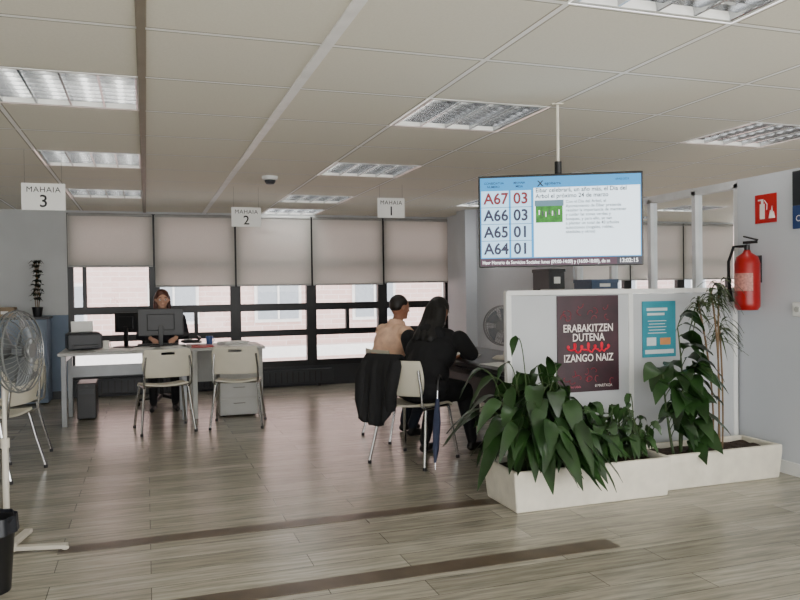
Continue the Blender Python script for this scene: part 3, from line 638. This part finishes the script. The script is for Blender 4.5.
# ---------------------------------------------------------------- people
def nrm(v): v=V(v); return v.normalized()
class Body:
    def __init__(s): s.c=[]; s.e=[]
    def cap(s,p0,p1,r0,r1,mi): s.c.append((V(p0),V(p1),r0,r1,mi))
    def ell(s,c,rad,mi,M3=None): s.e.append((V(c),rad,M3 or Matrix.Identity(3),mi))
    def build(s,name,mats,parent,vox=.008,it=6):
        bm=B()
        for p0,p1,r0,r1,mi in s.c:
            sph(bm,p0,r0,sub=2); sph(bm,p1,r1,sub=2); cone(bm,p0,p1,r0,r1,seg=16)
        for c,rad,M3,mi in s.e: sph(bm,c,rad,M3,sub=3)
        me=bpy.data.meshes.new('tmp'); bm.to_mesh(me); bm.free()
        o=bpy.data.objects.new('tmp',me); COL.objects.link(o)
        rm=o.modifiers.new('r','REMESH'); rm.mode='VOXEL'; rm.voxel_size=vox
        sm=o.modifiers.new('s','SMOOTH'); sm.factor=.5; sm.iterations=it
        bpy.context.view_layer.update(); dg=bpy.context.evaluated_depsgraph_get()
        m2=bpy.data.meshes.new_from_object(o.evaluated_get(dg)); bpy.data.objects.remove(o); m2.name=name
        n=len(m2.polygons); C=np.empty(n*3); m2.polygons.foreach_get('center',C); C=C.reshape(-1,3)
        D=[];MI=[]
        for p0,p1,r0,r1,mi in s.c:
            a=np.array(p0);b=np.array(p1);d=b-a;L=max(d@d,1e-9);t=np.clip(((C-a)@d)/L,0,1)
            D.append(np.linalg.norm(C-(a+t[:,None]*d),axis=1)-(r0+(r1-r0)*t)); MI.append(mi)
        for c,rad,M3,mi in s.e:
            q=(C-np.array(c))@np.array(M3); D.append((np.linalg.norm(q/np.array(rad),axis=1)-1)*min(rad)); MI.append(mi)
        idx=np.array(MI)[np.argmin(np.array(D),axis=0)].astype(np.int32)
        m2.materials.clear()
        for m in mats: m2.materials.append(m)
        m2.polygons.foreach_set('material_index',idx); m2.polygons.foreach_set('use_smooth',[True]*n)
        o=bpy.data.objects.new(name,m2); COL.objects.link(o); o.parent=parent; return o
def hand(b,w,d,nn,sgn,mi,curl=.5):
    w=V(w); d=nrm(d); nn=nrm(nn); nn=(nn-d*nn.dot(d)).normalized(); s=d.cross(nn).normalized()*sgn
    for k,(off,L) in enumerate(((.029,.07),(.01,.078),(-.01,.073),(-.028,.057))):
        kn=w+d*.085+s*off; b.cap(w+d*.012+s*off*.45,kn,.014,.011,mi)
        dd=(d+s*off*1.6-nn*curl*.5).normalized(); m=kn+dd*L*.5; b.cap(kn,m,.0095,.0085,mi)
        d2=(d+s*off*1.6-nn*curl*1.6).normalized(); b.cap(m,m+d2*L*.5,.0085,.0072,mi)
    t0=w+d*.025+s*.025; t1=t0+(d*.6+s*.75-nn*.2).normalized()*.042; b.cap(t0,t1,.013,.0105,mi); b.cap(t1,t1+(d*.9+s*.3-nn*.3).normalized()*.032,.0105,.009,mi)
def seated(name,label,loc,rz,lean,short_sleeves,mats,hairmat,hairtype,elbows,wrists,knees,ankles,headrot,fat=1.,seat=.46,shz=1.02):
    r=root(name,label,'person',loc,rz); b=Body(); f=fat
    pel=V((0,0,seat+.1)); ch=V((0,lean*.75,shz-.13)); sh=V((0,lean,shz)); nk=V((0,lean+.03,shz+.06))
    b.ell(pel,(.17*f,.135*f,.125),2); b.ell(pel.lerp(ch,.45),(.15*f,.115*f,.17),1); b.ell(ch,(.168*f,.118*f,.17),1)
    b.cap(pel+V((0,0,.03)),ch,.12*f,.12*f,1)
    b.cap(sh+V((-.13,0,-.015)),sh+V((.13,0,-.015)),.062*f,.062*f,1); b.cap(sh,nk,.075*f,.062,1); b.cap(nk,nk+V((0,.02,.07)),.052,.048,0)
    for i,s in enumerate((-1,1)):
        hp=pel+V((s*.09,.02,-.01)); kn=V(knees[i]); an=V(ankles[i])
        b.cap(hp,kn,.088*f,.06*f,2); b.cap(kn,an,.057*f,.043,2)
        fd=V((an.x-kn.x,0,0))*.3+V((s*.12,1,0)); fd.normalize()
        b.cap(an,an+V((0,0,-.04)),.036,.034,3); b.cap(V((an.x,an.y-.02,.036)),V((an.x,an.y,.03))+fd*.16,.036,.028,3)
        S=sh+V((s*.175*f,0,-.02)); el=V(elbows[i]); wr=V(wrists[i][:3])
        if short_sleeves:
            md=S.lerp(el,.72); b.cap(S,md,.06*f,.056*f,1); b.cap(md,el,.043,.042,0); b.cap(el,wr,.042,.03,0)
        else:
            b.cap(S,el,.056*f,.045*f,1); b.cap(el,wr,.044*f,.033,1)
        d=(wr-el).normalized(); b.cap(wr,wr+d*.02,.026,.024,0)
        hand(b,wr+d*.015,d+V((0,0,-.25)),(0,0,1),-s,0,wrists[i][3] if len(wrists[i])>3 else .5)
    HR=Euler(headrot).to_matrix(); hc0=nk+V((0,.02,.07)); T=lambda p:hc0+HR@V(p)
    b.ell(T((0,.0,.09)),(.074,.094,.098),0,HR); b.ell(T((0,.03,.035)),(.055,.065,.065),0,HR)
    b.cap(T((0,.09,.08)),T((0,.112,.058)),.010,.014,0)
    for s in (-1,1): b.ell(T((s*.077,-.005,.07)),(.012,.02,.032),0,HR)
    b.ell(T((0,.088,.022)),(.022,.012,.008),0,HR); b.ell(T((0,.078,-.005)),(.026,.02,.018),0,HR)
    o=b.build('body',mats,r)
    for s in (-1,1):
        bm=B(); sph(bm,T((s*.031,.083,.082)),.0115,mi=0); sph(bm,T((s*.031,.0915,.082)),.0055,mi=1); mk('eye',bm,[M('eye_white',(220,216,210),.3),M('iris',(50,34,24),.3)],r,smooth=True)
        bm=B(); tube(bm,[T((s*.015,.093,.104)),T((s*.032,.094,.109)),T((s*.048,.085,.104))],.0035,seg=5); mk('eyebrow',bm,hairmat,r)
    bm=B(); tube(bm,[T((-.02,.095,.022)),T((0,.102,.023)),T((.02,.095,.022))],[.002,.005,.002],seg=6); mk('mouth',bm,M('lips',(150,84,78),.5),r,smooth=True)
    h=Body()
    if hairtype=='long':
        h.ell(T((0,-.012,.108)),(.084,.1,.094),0,HR)
        for s in (-1,0,1):
            h.cap(T((s*.035,-.045,.07)),T((s*.05,-.05,-.05)),.062,.06,0); h.cap(T((s*.05,-.05,-.04)),T((s*.06,-.11,-.2)),.058,.05,0)
    elif hairtype=='bob':
        h.ell(T((0,-.012,.108)),(.082,.098,.094),0,HR)
        for s in (-1,1): h.cap(T((s*.062,-.02,.1)),T((s*.075,-.01,-.02)),.032,.028,0)
        h.cap(T((0,-.07,.08)),T((0,-.07,-.02)),.055,.045,0)
    else:
        h.ell(T((0,-.016,.118)),(.079,.092,.082),0,HR); h.ell(T((0,-.035,.085)),(.073,.068,.06),0,HR)
    ho=h.build('hair',[hairmat],r,vox=.007,it=4)
    return r
def cloth(n,c): return M(n,c,.85,var=.15,scale=14,bump=.3)
HB=M('hair_black',(14,12,12),.5,var=.3,scale=30); HBr=M('hair_auburn',(82,42,28),.45,var=.3,scale=30); HD=M('hair_dark_brown',(30,24,20),.5,var=.3,scale=30)
TR=cloth('trousers_black',(18,18,22)); JN=cloth('jeans_navy',(30,36,50)); SHO=M('shoe_black',(24,22,22),.5)
pr=seated('person','person in black hooded jacket sitting on chair, leaning over the desk',(2.06,5.58,0),math.radians(-52),.2,False,[SKIN,cloth('jacket_black',(14,14,17)),TR,SHO],HB,'long',
   [(-.27,.28,.82),(.29,.3,.82)],[(-.1,.48,.79,.3),(.12,.48,.79,.3)],[(-.12,.42,.5),(.15,.42,.5)],[(-.1,.2,.1),(.2,.46,.1)],(-.4,0,-.05),1.35,.46,.96)
bm=B(); sph(bm,(0,.13,.98),(.15,.07,.09),sub=3); mk('hood',bm,cloth('jacket_black',(14,14,17)),pr,smooth=True)
SHIRT=cloth('shirt_peach',(246,200,170))
pr=seated('person','man in peach shirt and dark jeans sitting at desk',(2.03,6.56,0),math.radians(-80),.14,True,[SKIN,SHIRT,JN,SHO],HD,'short',
   [(-.26,.22,.82),(.26,.24,.82)],[(-.14,.46,.80,.3),(.14,.47,.80,.3)],[(-.12,.43,.5),(.13,.42,.5)],[(-.12,.3,.1),(.13,.25,.1)],(-.15,0,.15),1.25,.46,.97)
bm=B(); lathe(bm,[(.085,0),(.07,.035),(.064,.05),(.07,.046),(.09,.01)],24,(0,.165,1.015),(0,.25,1)); mk('collar',bm,SHIRT,pr,smooth=True)
seated('person','woman with auburn hair in dark sweater sitting behind computer monitor',(.18,9.36,0),math.pi,.08,False,[M('skin_pale',(196,148,122),.55,var=.05),cloth('sweater_dark',(30,28,34)),TR,SHO],HBr,'bob',
   [(-.25,.14,.84),(.25,.14,.84)],[(-.15,.34,.83,.3),(.15,.34,.83,.3)],[(-.12,.42,.52),(.12,.42,.52)],[(-.12,.38,.1),(.12,.38,.1)],(-.1,0,.05),1.15,.5,1.06)
jr=root('jacket','black jacket draped over chair backrest','jacket',(1.99,5.55,0),math.radians(-52))
bm=B()
def jf(u,v):
    x=-.27+.32*u; q=v*2-1; wv=.018*math.sin(u*17+q*2)+.01*math.sin(u*33)
    z=.845-abs(q)**1.1*(.46+.08*math.sin(u*4) if q<0 else .3)-.02*math.cos(u*9)*abs(q); y=-.262+(.055+.02*abs(q))*math.copysign(min(1,abs(q)*4)**.5,q)+wv*abs(q)
    return V((x,y+(-.03 if q<0 else 0)*abs(q),z))
grid(bm,jf,30,40); mk('jacket_body',bm,cloth('coat_black',(15,15,17)),jr,solid=.022,smooth=True)
bm=B(); tube(bm,[(-.25,-.27,.8),(-.28,-.31,.68),(-.28,-.33,.5),(-.26,-.32,.36)],[.05,.058,.05,.042],seg=12); mk('sleeve',bm,cloth('coat_black',(20,20,22)),jr,smooth=True)
bm=B(); tube(bm,[(.02,-.28,.8),(.03,-.34,.7),(.01,-.36,.55),(.0,-.34,.44)],[.045,.05,.046,.04],seg=12); mk('sleeve',bm,cloth('coat_black',(20,20,22)),jr,smooth=True)
ur=root('folded_umbrella','folded navy blue umbrella leaning against chair','umbrella',(2.02,5.2,0),0)
bm=B(); tube(bm,[(0,0,.05),(.01,.01,.15),(.03,.03,.35),(.045,.05,.52)],[.008,.024,.03,.014],seg=10); mk('canopy',bm,cloth('umbrella_navy',(60,68,96)),ur,smooth=True)
bm=B(); tube(bm,[(0,0,0),(.05,.055,.6)],.005); mk('shaft',bm,CHROME,ur); bm=B(); tube(bm,[(.05,.055,.58),(.055,.06,.66),(.075,.07,.69),(.09,.08,.66)],.011); mk('handle',bm,BLACKP,ur,smooth=True)
print('objects',len(COL.objects))
